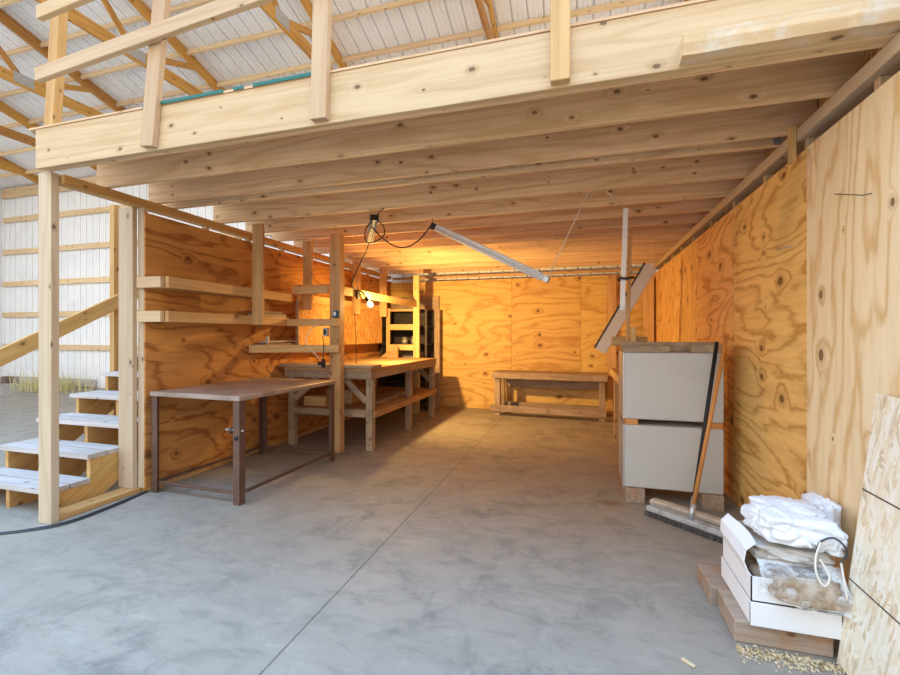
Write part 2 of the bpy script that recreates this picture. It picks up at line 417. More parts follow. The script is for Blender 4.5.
def weeds():
    vs, fs = [], []
    for i in range(420):
        x = random.gauss(-12.55, .5); y = random.uniform(7.2, 8.02)
        if x < -14.6: x = -14.2
        h = random.uniform(.12, .5) * (1.3 if random.random() < .15 else 1); a = random.uniform(0, 6.28); l = random.uniform(.02, .17)
        dx, dy = math.cos(a), math.sin(a); w = .008
        z0 = 0.02; n = len(vs)
        vs += [(x - dy * w, y + dx * w, z0), (x + dy * w, y - dx * w, z0), (x + dx * l * .4 + dy * w, y + dy * l * .4, z0 + h * .6), (x + dx * l * .4 - dy * w, y + dy * l * .4 + .004, z0 + h * .6), (x + dx * l, y + dy * l, z0 + h)]
        fs += [(n, n + 1, n + 2, n + 3), (n + 3, n + 2, n + 4)]
    return mesh('dry_grass', vs, fs, 'weed')
tag(weeds(), 'dry yellow weeds growing along the foot of the rear metal wall', 'weeds', kind='stuff')

# ------------------------------------------------------------------ the lean-in workshop bay: plywood walls
XW, XE, YW, H = -3.64, 1.22, 8.10, 2.57
t = thing('wall_left', 'russet plywood partition wall on the left of the bay', 'wall', (XW, 3, 0)); t['kind'] = 'structure'
for y0, y1 in ((2.93, 5.36), (5.36, 7.80), (7.80, YW + .09)):
    for z0, z1 in ((.02, 1.23), (1.23, 2.45)):
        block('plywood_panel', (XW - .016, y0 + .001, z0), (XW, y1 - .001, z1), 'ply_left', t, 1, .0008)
block('bottom_plate', (XW - .11, 2.95, 0), (XW + .001, YW, .04), 'shelfwood', t)
for y in (2.93, 3.6, 4.2, 4.8, 5.4, 6.0, 6.6, 7.2, 7.8):
    block('stud', (XW - (.086 if y < 3 else .072), y, .04), (XW - .017, y + .04, 2.497), 'post' if y < 3.1 else 'fir', t)
t = thing('wall_back', 'amber plywood wall across the back of the bay', 'wall', (-1.2, YW, 0)); t['kind'] = 'structure'
for x0, x1, z0, z1, ax in ((-3.64, -1.21, .0, 1.19, 0), (-3.64, -1.21, 1.192, 2.42, 0), (-1.207, .012, 0, 2.42, 0), (.015, 1.22, 0, 2.42, 0)):
    block('plywood_panel', (x0, YW, z0), (x1, YW + .016, z1), 'ply_back', t, ax, .0008)
board('ledger_strip', (-3.6, YW + .03, 2.50), (1.2, YW + .03, 2.50), .03, .045, 'shelfwood', t)
t = thing('wall_right', 'honey plywood partition wall on the right of the bay', 'wall', (XE, 3, 0)); t['kind'] = 'structure'
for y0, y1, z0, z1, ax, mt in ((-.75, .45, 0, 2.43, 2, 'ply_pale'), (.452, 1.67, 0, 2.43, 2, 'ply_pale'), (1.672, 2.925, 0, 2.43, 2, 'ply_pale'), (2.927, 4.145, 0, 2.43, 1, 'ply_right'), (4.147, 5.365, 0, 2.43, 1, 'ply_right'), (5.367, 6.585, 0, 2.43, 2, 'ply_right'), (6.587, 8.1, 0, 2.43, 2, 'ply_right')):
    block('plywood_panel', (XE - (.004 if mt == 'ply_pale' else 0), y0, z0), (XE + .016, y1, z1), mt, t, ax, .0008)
for y in (-.6, 0, .6, 1.2, 1.8, 2.34, 2.96, 3.56, 4.2, 4.86, 5.6, 6.2, 6.8, 7.4):
    block('stud', (XE + .017, y, 0), (XE + .105, y + .04, 2.496), 'fir', t)
block('outer_sheathing', (XE + .106, -.75, 0), (XE + .12, 8.3, 2.85), 'osb_amber', t, 1, 0)  # backing added behind the studs, raised to the deck to block outside light
o = block('top_plate', (XE - .02, -.75, 2.497), (XE + .105, YW + .1, 2.569), 'post'); tag(o, 'pale top plate along the right plywood wall', 'plate')
block('cleat', (XE - .045, 3.0, 2.385), (XE - .021, 3.056, 2.60), 'shelfwood', o)
o = block('top_plate', (XW - .11, 2.31, 2.497), (XW - .018, YW + .1, 2.569), 'stringer'); tag(o, 'brown top plate running from the corner post over the left plywood wall', 'plate')

# nails and wire hooks on the right wall
o = tube('wall_hook', [(1.216, 2.59, 2.066), (1.19, 2.585, 2.066), (1.19, 2.36, 1.992), (1.215, 2.35, 1.995)], .002, 'black'); tag(o, 'long thin dark wire hook on the pale plywood sheet', 'hook')
o = tube('wall_hook', [(1.216, 3.29, 1.93), (1.195, 3.28, 1.93), (1.195, 3.05, 1.90)], .003, 'galv'); tag(o, 'small thin wire hook on the honey plywood sheet', 'hook')

# ------------------------------------------------------------------ loft: beam, joists, deck, rails
t = thing('loft_beam', 'deep pale doubled beam across the front of the loft', 'beam', (-1.2, 2.2, H), None)
block('front_ply', (-3.74, 2.18, H), (1.75, 2.218, 2.85), 'fir', t)
block('rear_ply', (-3.70, 2.219, H), (1.75, 2.257, 2.85), 'joist', t)
JY = [2.635, 3.08, 3.25, 3.82, 4.30, 4.75, 5.20, 5.65, 6.10, 6.55, 7.02, 7.50, 7.96]
for k, y in enumerate(JY):
    j = thing('joist', f'{ORD[k]} ceiling joist behind the loft beam, counting from the front', 'joist', (-1.2, y, H), 'loft joists')
    block('timber', (-3.77, y - .019, H + .001), (1.325, y + .019, 2.85), 'joist', j)
    
    if k == 2: block('hanger', (1.165, y - .0225, 2.572), (1.205, y - .0195, 2.68), 'galv', j, 2, 0)
o = block('floor_loft', (-3.80, 2.175, 2.851), (1.45, 8.3, 2.864), 'joist', None, 0, 0); tag(o, 'loft deck on top of the joists', 'floor', kind='structure')
for a, b in ((-2.72, -2.08), (-2.0, -1.93), (-1.86, -1.46)):
    e = block('edge_seal', (a, 2.168, 2.852), (b, 2.174, 2.8705), 'teal', o, 0, 0); e['label'] = 'teal painted deck edge'
# corner post and the posts of the loft guard
o = block('corner_post', (-3.82, 2.245, 0), (-3.688, 2.300, 2.569), 'post'); tag(o, 'tall pale square post at the left front corner of the bay', 'post')
t = thing('loft_guard_rail', 'pale timber guard rail nailed along the front of the loft', 'railing', (-2.5, 2.15, 2.9))
e = board('corner_post', (-3.755, 2.295, 2.866), (-3.66, 2.295, 4.0), .095, .06, 'stringer', t, up=(0, 1, 0)); e['label'] = 'brown post on the loft corner'
for k, (xa, xb, mt) in enumerate(((-2.705, -2.60, 'fir'), (-1.45, -1.35, 'fir'), (-.135, -.045, 'shelfwood'))):
    dx = .17 if k == 0 else .04 if k == 1 else 0
    e = board('upright', ((xa + xb) / 2, 2.158, 2.585), ((xa + xb) / 2 + dx, 2.158, 4.0), xb - xa, .042, mt, t, up=(0, 1, 0))
    if k == 2: e['label'] = 'orange upright'
board('rail', (-3.60, 2.112, 3.175), (-1.22, 2.112, 3.375), .04, .092, 'fir', t)
board('rail', (-3.585, 2.112, 3.60), (-1.22, 2.112, 3.80), .04, .092, 'fir', t)
# wany board nailed flat under the beam front at the right
def wany():
    vs, fs = [], []; n = 46
    for i in range(n + 1):
        x = .424 + (1.75 - .424) * i / n; w = .010 * noise.noise((x * 5, 1, 0)) + .005 * noise.noise((x * 17, 4, 0)); v = .006 * noise.noise((x * 8, 9, 2))
        zf = 2.628 + v
        vs += [(x, 2.179, 2.584), (x, 2.10 + w, 2.584), (x, 2.088 + w, zf), (x, 2.088 + w * .3, 2.672), (x, 2.179, 2.672)]
    for i in range(n):
        for j in range(5): fs.append((i * 5 + j, i * 5 + (j + 1) % 5, (i + 1) * 5 + (j + 1) % 5, (i + 1) * 5 + j))
    fs += [(0, 1, 2, 3, 4), tuple(n * 5 + q for q in range(5))]
    return mesh('waney_board', vs, fs, M['wany'])
M['wany'] = wood('dusty_waney_wood', (.76, .56, .33), (.56, .36, .17), rings=6, ringk=.4, knots=.05, vary=.03, dirt=(.70, .65, .58))
tag(wany(), 'rough waney edged board nailed along the right end of the loft beam', 'board')

# ------------------------------------------------------------------ framed opening on the left and the stair
o = block('door_post', (-3.895, 2.885, .041), (-3.728, 2.928, 2.496), 'post'); tag(o, 'wide pale post where the plywood wall meets the stair opening', 'post')
o = block('sill_plate', (-3.86, 2.302, 0), (-3.70, 2.94, .04), 'stringer'); tag(o, 'flat sill board on the slab between the two front posts', 'sill')
st = thing('staircase', 'open timber staircase rising behind the corner post', 'stairs', (-4.42, 2.36, 0))
RISE, RUN, Y0, NS = .195, .29, 2.37, 12
for x in (-4.935, -4.385, -3.925):
    pts = [(Y0, 0)]
    for k in range(NS):
        pts += [(Y0 + RUN * k, RISE * (k + 1) - .04), (Y0 + RUN * (k + 1), RISE * (k + 1) - .04)]
    ye = Y0 + RUN * NS
    pts += [(ye, RISE * NS - .30), (Y0 + .36, 0)]
    n = len(pts); hw = .02
    ang = math.atan2(RISE, RUN)
    m = Matrix.Rotation(math.radians(90), 4, 'Z') @ Matrix.Rotation(-ang, 4, 'Y'); m.translation = (x, Y0, 0)
    vs = [m.inverted() @ Vector((x + s, a, b)) for s in (-hw, hw) for a, b in pts]
    def tri(idx): return idx
    fs = [tuple(range(n)), tuple(range(n, 2 * n))] + [(i, (i + 1) % n, n + (i + 1) % n, n + i) for i in range(n)]
    mesh('stringer', vs, fs, 'stringer', st, m)
for k in range(NS):
    z = RISE * (k + 1); y = Y0 + RUN * k
    bmv, bmf = [], []
    m = Matrix.Translation((-4.41, y, z - .02))
    for a, b in ((-.025, .125), (.135, .285)):
        q = len(bmv)
        for dx in (-.60, .515):
            bmv += [(dx, a, -.019), (dx, b, -.019), (dx, b, .019), (dx, a, .019)]
        bmf += [(q, q + 1, q + 2, q + 3), (q + 4, q + 7, q + 6, q + 5)] + [(q + i, q + 4 + i, q + 4 + (i + 1) % 4, q + (i + 1) % 4) for i in range(4)]
    mesh('tread', bmv, bmf, 'tread', st, m)
o = board('stair_rail', (-5.0, 2.3, .985), (-5.0, 5.6, 2.81), .04, .14, 'stringer'); tag(o, 'sloping orange handrail along the far side of the staircase', 'rail')
o = block('newel_post', (-5.09, 3.672, 0), (-5.022, 3.735, 2.85), 'stringer'); tag(o, 'orange post standing behind the stair rail', 'post')
t = thing('floor_cable', 'dark doubled cable lying on the slab past the corner post', 'cable', (-3.62, 2.3, 0))
tube('strand', [(-4.3, 1.86, .008), (-3.9, 2.02, .008), (-3.72, 2.15, .008), (-3.61, 2.32, .008), (-3.615, 2.62, .008), (-3.66, 2.96, .008)], .007, 'cablegrey', t, 6, 6)
tube('strand', [(-4.3, 1.80, .007), (-3.93, 1.985, .007), (-3.74, 2.10, .007), (-3.585, 2.28, .007), (-3.585, 2.62, .007), (-3.645, 2.97, .007)], .006, 'cablegrey', t, 6, 6)

# ------------------------------------------------------------------ steel table
t = thing('steel_table', 'rusty brown steel table with bare angle legs by the left wall', 'table', (-3.09, 3.6, 0))
block('table_top', (-3.59, 2.93, .845), (-2.60, 4.30, .885), 'steeltop', t, 1, .004)
for sx, sy in ((-1, -1), (1, -1), (-1, 1), (1, 1)):
    x = -3.095 + sx * .485; y = 3.615 + sy * .675
    L = .064; th = .009
    poly = [(x, y), (x - sx * L, y), (x - sx * L, y - sy * th), (x - sx * th, y - sy * th), (x - sx * th, y - sy * L), (x, y - sy * L)]
    lg = prism('leg', poly, 2, 0, .846, 'steel', t)
    if (sx, sy) == (1, -1):
        c = tube('clamp_screw', [(x - .17, y + .03, .60), (x + .012, y + .03, .60)], .009, 'galv', lg); c['label'] = 'small screw clamp on the leg'
        tube('clamp_disc', [(x - .115, y + .03, .60), (x - .100, y + .03, .60)], .030, 'steel', lg, 14)
        tube('clamp_bolt', [(x - .03, y - .012, .545), (x - .03, y + .002, .545)], .016, 'black', lg, 10)
for sy in (-1, 1): block('cross_bar', (-3.565, 3.615 + sy * .645 - .012, .075), (-2.625, 3.615 + sy * .645 + .012, .10), 'steel', t)
for sx in (-1, 1): block('side_bar', (-3.095 + sx * .46 - .012, 2.96, .075), (-3.095 + sx * .46 + .012, 4.27, .10), 'steel', t)
turn(t, -2.2)

# ------------------------------------------------------------------ lumber shelves on the left wall
HY = (3.95, 4.85, 6.12, 7.08)
t = thing('lumber_rack', 'long pine lumber rack hung along the left plywood wall', 'rack', (-3.5, 3, 1.49))
for z, nm in ((1.835, 'upper'), (1.54, 'lower')):
    block('end_board', (-3.69, 2.888, z - .048), (-3.42, 2.926, z + .048), 'fir', t)
    block('front_board', (-3.42, 2.93, z - .048), (-3.38, 4.62 if z > 1.7 else 4.56, z + .048), 'shelfwood', t)
    block('shelf_board', (-3.635, 2.97, z - .045), (-3.421, 4.6, z - .025), 'shelfwood', t)
board('cross_board', (-3.38, 4.53, 1.528), (-2.685, 4.53, 1.528), .038, .085, 'shelfwood', t)
for y in HY:
    block('hanger_post', (-3.378, y - .02, 1.49 if y < 4.5 else 1.70), (-3.25, y + .02, H - .002), 'shelfwood', t)
o = block('support_post', (-2.825, 4.56, 0), (-2.685, 4.66, H - .002), 'shelfwood'); tag(o, 'square floor to joist post between the steel table and workbench', 'post')
# over-bench shelf
t = thing('bench_shelf', 'pine shelf frame above the workbench carrying a strand board back', 'shelf', (-3.0, 6, 1.2))
board('end_board', (-3.30, 4.53, 1.912), (-2.826, 4.53, 1.912), .038, .09, 'shelfwood', t)
block('front_board', (-2.77, 4.661, 1.866), (-2.732, 7.198, 1.965), 'shelfwood', t)
block('shelf_floor', (-3.28, 4.56, 1.967), (-2.826, 4.655, 1.98), 'shelfwood', t)
block('back_panel', (-3.405, 4.761, 1.235), (-3.39, 7.19, 1.80), 'osb_amber', t, 1, .001)
e = block('panel_edge', (-3.415, 4.735, 1.19), (-3.38, 4.76, 1.80), 'old', t, 2, .001); e['label'] = 'grey edge strip'
board('lower_board', (-3.62, 4.17, 1.222), (-2.685, 4.53, 1.222), .038, .088, 'shelfwood', t)
block('back_rail', (-3.418, 4.761, 1.801), (-3.38, 7.19, 1.90), 'shelfwood', t)
block('lower_shelf', (-3.635, 4.22, 1.235), (-3.42, 5.0, 1.255), 'shelfwood', t)
# boards lying on the shelves
for k, (x0, x1, y0, y1) in enumerate(((-3.63, -3.45, 3.6, 4.58), (-3.62, -3.46, 3.9, 4.57), (-3.625, -3.44, 4.15, 4.59), (-3.63, -3.47, 4.2, 4.56))):
    o = block('stored_board', (x0, y0, 1.516 + .036 * k), (x1, y1, 1.551 + .036 * k), 'tread' if k == 2 else 'old'); tag(o, f'weathered board lying on the lower lumber rack shelf, {ORD[k]} from the bottom of its stack', 'board', 'boards on the lumber rack')
o = block('stored_board', (-3.63, 4.25, 1.256), (-3.45, 4.95, 1.28), 'old'); tag(o, 'grey board lying flat on the lowest wall shelf', 'board', 'boards on the lowest shelf')
o = board('stored_board', (-3.575, 4.32, 1.297), (-3.52, 4.9, 1.306), .09, .02, 'tread'); tag(o, 'pale offcut tilted on top of the grey board', 'board', 'boards on the lowest shelf')
o = block('stored_board', (-3.49, 4.275, 1.281), (-3.46, 4.31, 1.36), 'tread', None, 2); tag(o, 'short pale block end on the lowest wall shelf', 'board', 'boards on the lowest shelf')

# sockets and cords on the support post
t = thing('switch_box', 'blue electrical box fixed to the front of the support post', 'electrical box', (-2.72, 4.555, 1.62))
block('box', (-2.755, 4.515, 1.585), (-2.70, 4.559, 1.665), 'blue', t)
block('cover_plate', (-2.742, 4.511, 1.605), (-2.713, 4.5148, 1.648), 'white_enamel', t, 2, 0)
t = thing('outlet_box', 'grey steel outlet box below the blue box on the post', 'outlet', (-2.83, 4.53, 1.41))
block('box', (-2.885, 4.512, 1.365), (-2.827, 4.559, 1.465), 'galv', t)
block('socket_face', (-2.872, 4.508, 1.385), (-2.840, 4.5118, 1.445), 'black', t, 2, 0)
t = thing('cord_adapter', 'black plug adapter hanging on a cream cord before the post', 'adapter', (-2.83, 4.415, 1.06))
block('body', (-2.875, 4.385, 1.035), (-2.79, 4.425, 1.075), 'black', t)
block('body', (-2.85, 4.455, 1.005), (-2.815, 4.430, 1.105), 'black', t)
tube('cream_cord', [(-2.85, 4.415, 1.09), (-2.90, 4.385, 1.16), (-2.985, 4.345, 1.27), (-2.99, 4.345, 1.36), (-2.94, 4.37, 1.45), (-2.90, 4.40, 1.49), (-2.88, 4.49, 1.50)], .0055, 'rope', t, 6, 6)
tube('black_cord', [(-2.82, 4.420, 1.10), (-2.815, 4.425, 1.25), (-2.835, 4.430, 1.37)], .005, 'black', t, 6, 4)

# clamp lamp
t = thing('clamp_lamp', 'lit warm clamp lamp on the front board of the bench shelf', 'lamp', (-2.70, 5.2, 1.87))
block('clamp', (-2.731, 5.02, 1.84), (-2.705, 5.08, 1.95), 'black', t)
tube('arm', [(-2.715, 5.05, 1.95), (-2.69, 5.12, 1.93), (-2.67, 5.20, 1.85)], .012, 'black', t, 8, 4)
m, L = frame((-2.675, 5.18, 1.87), (-2.66, 5.32, 1.76))
mz = m @ Matrix.Rotation(math.radians(90), 4, 'Y')
lathe('socket', [(.02, -.085), (.022, -.03), (.024, -.02)], 'black', t, mz)
lathe('bulb', [(.014, -.02), (.02, .0), (.034, .035), (.036, .05), (.03, .07), (.014, .082), (.002, .085)], 'bulb', t, mz)
tube('cord', [(-2.725, 4.96, 1.86), (-2.70, 4.96, 1.4), (-2.69, 4.96, 1.0), (-2.69, 4.96, .993)], .004, 'black', t, 6, 5)
L0 = bpy.data.lights.new('clamp_lamp_light', 'POINT'); L0.energy = 62; L0.color = (1., .61, .20); L0.shadow_soft_size = .035
lo = bpy.data.objects.new('clamp_lamp_light', L0); COL.objects.link(lo); lo.parent = t; lo.matrix_basis = Matrix.Translation(Vector((-2.60, 5.33, 1.775)) - Vector((-2.70, 5.2, 1.87)))

L1 = bpy.data.lights.new('clamp_lamp_flood', 'SPOT'); L1.energy = 430; L1.color = (1., .64, .23); L1.shadow_soft_size = .05; L1.spot_size = math.radians(150); L1.spot_blend = 1.
lp = bpy.data.objects.new('clamp_lamp_flood', L1); COL.objects.link(lp); lp.parent = t
lp.rotation_mode = 'QUATERNION'; lp.location = Vector((-2.60, 5.33, 1.775)) - Vector((-2.70, 5.2, 1.87))
lp.rotation_quaternion = Vector((.42, .85, -.3)).to_track_quat('-Z', 'Y')

# ------------------------------------------------------------------ workbench
t = thing('workbench', 'long weathered timber workbench under the bench shelf', 'workbench', (-2.97, 5.95, 0))
block('bench_top', (-3.55, 4.69, .945), (-2.36, 7.17, .985), 'bench', t, 1)
block('front_apron', (-2.40, 4.70, .855), (-2.362, 7.16, .944), 'old', t)
block('end_apron', (-3.55, 4.70, .855), (-2.401, 4.738, .944), 'old', t)
block('far_apron', (-3.55, 7.12, .855), (-2.401, 7.158, .944), 'old', t)
for x, ys in ((-2.447, (4.75, 5.98, 7.03)), (-3.53, (4.75, 7.03))):
    for y in ys: block('leg', (x - .005, y, 0), (x + .085 - .005, y + .085, .854), 'old', t)
block('lower_shelf', (-3.50, 4.84, .44), (-2.40, 7.10, .475), 'bench', t, 1)
block('shelf_rail', (-2.362, 4.76, .39), (-2.335, 7.12, .47), 'bench', t)
board('shelf_end_rail', (-3.45, 4.77, .435), (-2.455, 4.77, .435), .038, .085, 'old', t)
board('brace', (-2.74, 4.765, .85), (-2.45, 4.765, .58), .035, .075, 'old', t, up=(1, 0, 1))
board('brace', (-3.12, 4.765, .85), (-3.44, 4.765, .58), .035, .075, 'old', t, up=(-1, 0, 1))
board('brace', (-2.70, 7.10, .85), (-2.45, 7.10, .60), .035, .075, 'old', t, up=(1, 0, 1))
o = block('loose_plank', (-3.60, 4.66, .986), (-2.33, 4.93, 1.022), 'old'); tag(o, 'weathered plank lying across the near end of the workbench', 'plank')
o = block('wood_block', (-3.40, 4.88, .476), (-3.08, 5.02, .60), 'shelfwood'); tag(o, 'orange timber block on the workbench lower shelf by its end rail', 'block')
o = block('wood_block', (-3.25, 5.15, .476), (-2.85, 5.5, .66), 'bench'); tag(o, 'dark box shaped block further back on the workbench lower shelf', 'block')
o = block('stored_board', (-2.75, 5.3, .476), (-2.55, 6.3, .51), 'old'); tag(o, 'narrow board lying along the workbench lower shelf', 'board')
o = prism('triangle_gusset', [(-3.36, .987), (-3.03, .987), (-3.03, 1.20), (-3.09, 1.20)], 1, 7.05, 7.09, 'bench'); tag(o, 'triangular wood offcut standing on the workbench top', 'offcut')

# ladder frame at the end of the bench and the dark shelving in the corner
t = thing('ladder_frame', 'pine post with three rungs at the far end of the workbench', 'frame', (-2.75, 7.24, 0))
block('post', (-2.80, 7.20, 0), (-2.69, 7.245, 2.42), 'shelfwood', t)
for z in (1.16, 1.52): block('rung', (-3.28, 7.246, z - .05), (-2.70, 7.28, z + .05), 'shelfwood', t)
block('post', (-3.335, 7.246, .99), (-3.27, 7.285, 1.86), 'shelfwood', t)
block('rung', (-3.28, 7.246, 1.80), (-2.70, 7.28, 1.84), 'bench', t)
o = board('wall_board', (-3.6, 8.06, 2.0), (-2.60, 8.06, 2.0), .03, .24, 'old'); tag(o, 'dark wide board across the top of the corner shelving', 'board')
t = thing('corner_shelving', 'dark steel shelving unit in the back left corner', 'shelving', (-3.05, 7.8, 0))
block('back_panel', (-3.56, 8.06, .02), (-2.66, 8.075, 1.85), 'darkshelf', t, 2, 0)
block('side_panel', (-3.575, 7.50, 0), (-3.562, 8.075, 1.85), 'darkshelf', t, 2, 0)
for x in (-3.56, -2.69): block('upright', (x, 7.50, 0), (x + .035, 7.535, 1.85), 'darkshelf', t)
e = block('upright', (-2.645, 7.90, 0), (-2.54, 7.945, 1.86), 'old', t); e['label'] = 'rough wooden side board'
for z in (.12, .5, .87, 1.2, 1.53, 1.83): block('shelf', (-3.555, 7.51, z), (-2.692, 8.055, z + .018), 'darkshelf', t, 0, 0)
def jar(x, y, z, r, h, lb, mt='jar'):
    j = thing('jar', lb, 'jar', (x, y, z), 'jars on the corner shelving')
    lathe('glass', [(r * .9, 0), (r, .01), (r, h * .72), (r * .7, h * .82), (r * .7, h * .86)], mt, j, Matrix.Translation((x, y, z)), 14)
    lathe('lid', [(r * .78, h * .861), (r * .78, h), (r * .6, h + .004)], 'tin', j, Matrix.Translation((x, y, z)), 14)
jar(-2.78, 7.62, 1.219, .05, .16, 'jar on the corner shelving at the open end, middle shelf')
jar(-2.80, 7.62, 1.549, .045, .14, 'jar on the corner shelving, upper shelf by the open end')
jar(-2.95, 7.60, 1.219, .05, .13, 'tin on the corner shelving seen between the ladder rungs', 'tin')
jar(-3.12, 7.60, 1.219, .06, .12, 'squat tin on the corner shelving deep between the ladder rungs', 'tin')
o = block('storage_box', (-3.30, 7.58, .889), (-2.85, 7.9, 1.05), 'tin'); tag(o, 'dull box on the corner shelving just above bench height', 'box')

# ------------------------------------------------------------------ low bench on the back wall
t = thing('low_bench', 'low timber bench with a foot rail against the back plywood wall', 'bench', (-.5, 7.6, 0))
block('bench_top', (-1.44, 7.42, .70), (.43, 7.92, .745), 'old', t)
board('front_apron', (-1.44, 7.40, .69), (.43, 7.40, .69), .038, .10, 'old', t)
board('back_board', (-1.3, 7.90, .56), (.38, 7.90, .56), .025, .22, 'old', t)
for x in (-1.40, .30):
    for y in (7.425, 7.80): block('leg', (x, y, 0), (x + .09, y + .085, .70), 'old', t)
board('foot_rail', (-1.47, 7.402, .13), (.41, 7.402, .13), .038, .11, 'old', t)
board('back_rail', (-1.40, 7.905, .11), (.38, 7.905, .11), .038, .13, 'old', t)
turn(t, -3.2)
# posts and shelf along the right
o = block('wall_post', (.45, 8.03, 0), (.60, 8.075, 2.40), 'shelfwood'); tag(o, 'flat post on the back plywood wall beside the low bench', 'post')
o = block('wall_post', (1.02, 7.98, 0), (1.18, 8.04, 2.34), 'shelfwood'); tag(o, 'flat pine post in the back right corner', 'post')
t = thing('side_counter', 'narrow timber counter along the right wall behind the white crates', 'counter', (.8, 5.4, 0))
block('counter_top', (.40, 4.55, .915), (1.2, 6.1, .955), 'bench', t, 1)
block('edge_board', (.375, 4.55, .87), (.398, 6.1, .955), 'shelfwood', t)
for x in (.42, 1.1):
    for y in (4.6, 6.0): block('leg', (x, y, 0), (x + .085, y + .085, .914), 'bench', t)
turn(t, 0)

# ------------------------------------------------------------------ white crates
t = thing('insulated_crate', 'lower white crate standing on wood blocks by the right wall', 'crate', (.72, 4.1, .12), 'white crates')
block('body', (.355, 3.92, .12), (1.085, 4.36, .635), 'insul', t, 2, .008)
block('corner_trim', (.345, 3.925, .12), (.354, 4.36, .635), 'galv', t, 2, .001)
for x in (.36, .93): block('foot_block', (x, 3.90, 0), (x + .15, 4.30, .119), 'timber', t)
block('spacer', (.365, 3.925, .636), (.46, 4.30, .684), 'handle', t)
block('spacer', (.99, 3.925, .636), (1.08, 4.30, .684), 'handle', t)
t = thing('insulated_crate', 'upper white crate stacked on the lower one by the right wall', 'crate', (.72, 4.1, .685), 'white crates')
block('body', (.355, 3.92, .685), (1.085, 4.36, 1.235), 'insul', t, 2, .008)
block('corner_trim', (.345, 3.925, .685), (.354, 4.36, 1.235), 'galv', t, 2, .001)
o = board('top_plank', (.34, 3.99, 1.262), (.70, 3.99, 1.262), .12, .05, 'old'); tag(o, 'short weathered plank on the white crate, left end', 'plank', 'planks on the white crates')
o = board('top_plank', (.86, 3.99, 1.268), (1.10, 3.99, 1.268), .12, .062, 'old'); tag(o, 'short weathered plank on the white crate, right end by the broom', 'plank', 'planks on the white crates')
o = board('top_plank', (.36, 4.20, 1.278), (1.1, 4.20, 1.278), .12, .082, 'old'); tag(o, 'longer weathered plank behind the short planks on the white crate', 'plank', 'planks on the white crates')
o = block('wood_stub', (.44, 4.275, 1.237), (.485, 4.32, 1.45), 'shelfwood', None, 2); tag(o, 'short upright wood stub on top of the white crates', 'stub')
o = board('beam_offcut', (.30, 4.62, 1.32), (.62, 4.62, 1.32), .09, .09, 'bench'); 
tag(o, 'brown beam end sticking out behind the thin stick', 'beam')
o = block('beam_prop', (.53, 4.60, .956), (.62, 4.66, 1.274), 'bench', None, 2); tag(o, 'short prop standing on the counter under the beam end', 'prop')
o = board('lath', (.395, 4.40, 0), (.447, 4.40, 2.30), .032, .032, 'shelfwood', up=(0, 1, 0)); tag(o, 'thin upright pine stick beside the hanging white lamp tube', 'stick')
# white lamp tube hanging beside the stick
t = thing('hanging_tube_lamp', 'white tube lamp hanging upright beside the thin stick', 'lamp', (.39, 4.35, 1.63))
board('housing', (.374, 4.345, 1.635), (.405, 4.345, 2.545), .042, .035, 'white_enamel', t, up=(0, 1, 0))
board('end_cap', (.373, 4.345, 1.61), (.374, 4.345, 1.634), .044, .037, 'galv', t, up=(0, 1, 0))
tube('cable_tie', [(.35, 4.31, 1.90), (.40, 4.30, 1.895), (.46, 4.31, 1.905), (.47, 4.40, 1.91), (.40, 4.43, 1.90), (.345, 4.40, 1.895)], .011, 'black', t, 6, 5, True)
tube('string', [(.40, 4.345, 2.545), (.30, 4.1, 2.56), (.20, 3.84, 2.575)], .004, 'rope', t, 6)
# grey reflector leaning diagonally
t = thing('hanging_light_fixture', 'grey long light fixture hanging at a steep slant before the corner', 'light fixture', (.5, 6, 1.2))
board('lens', (.25, 6.02, 1.17), (.85, 5.98, 2.245), .05, .145, 'greyface', t, up=(-.9, 0, .4), bev=.008)
a = Vector((-.87, 0, .486)).normalized() * .084
board('side', Vector((.25, 6.02, 1.17)) + a, Vector((.85, 5.98, 2.245)) + a, .056, .018, 'darkside', t, up=(-.9, 0, .4))
tube('hanging_wire', [(.85, 5.98, 2.24), (.86, 5.98, 2.569)], .002, 'rope', t, 6)

# ------------------------------------------------------------------ lamps under the joists
t = thing('slanted_strip_lamp', 'long white strip lamp hanging at a slant from the joists', 'lamp', (-.9, 4.2, 2.2))
pa, pb = Vector((-1.44, 4.24, 2.49)), Vector((-.29, 4.10, 1.885))
ax = (pb - pa).normalized()
board('housing', pa + ax * .05, pb - ax * .03, .06, .045, 'greyface', t)
dz = Vector((0, -.026, -.018))
sd = ax.cross(Vector((0, 1, 0))).normalized()
for s in (-1, 1):
    off = Vector((0, -.033, 0)) + sd * (.024 * s)
    tube('lamp_tube', [pa + ax * .06 + off, pb - ax * .05 + off], .013, 'white_enamel', t, 10)
board('end_cap', pa - ax * .005, pa + ax * .05, .075, .06, 'black', t)
board('end_cap', pb - ax * .03, pb + ax * .02, .07, .055, 'galv', t)
tube('string', [pb, (.064, 3.875, 2.575)], .004, 'rope', t, 6)
tube('hanging_wire', [pa, (-1.44, 4.24, 2.572)], .003, 'black', t, 6)
t = thing('joist_strip_lamp', 'short looking strip lamp under the joists at the left, with a cable loop', 'lamp', (-2.2, 4.4, 2.5))
qa, qb = Vector((-1.95, 3.96, 2.535)), Vector((-2.46, 4.86, 2.515))
qx = (qb - qa).normalized(); qy = qx.cross(Vector((0, 0, 1)))
board('housing', qa, qb, .075, .04, 'brush_grey', t)
for s in (-1, 1):
    tube('lamp_tube', [qa + qy * .024 * s + Vector((0, 0, -.026)), qb + qy * .024 * s + Vector((0, 0, -.026))], .012, 'brush_grey', t, 10)
board('end_cap', qa - qx * .03, qa, .085, .06, 'black', t)
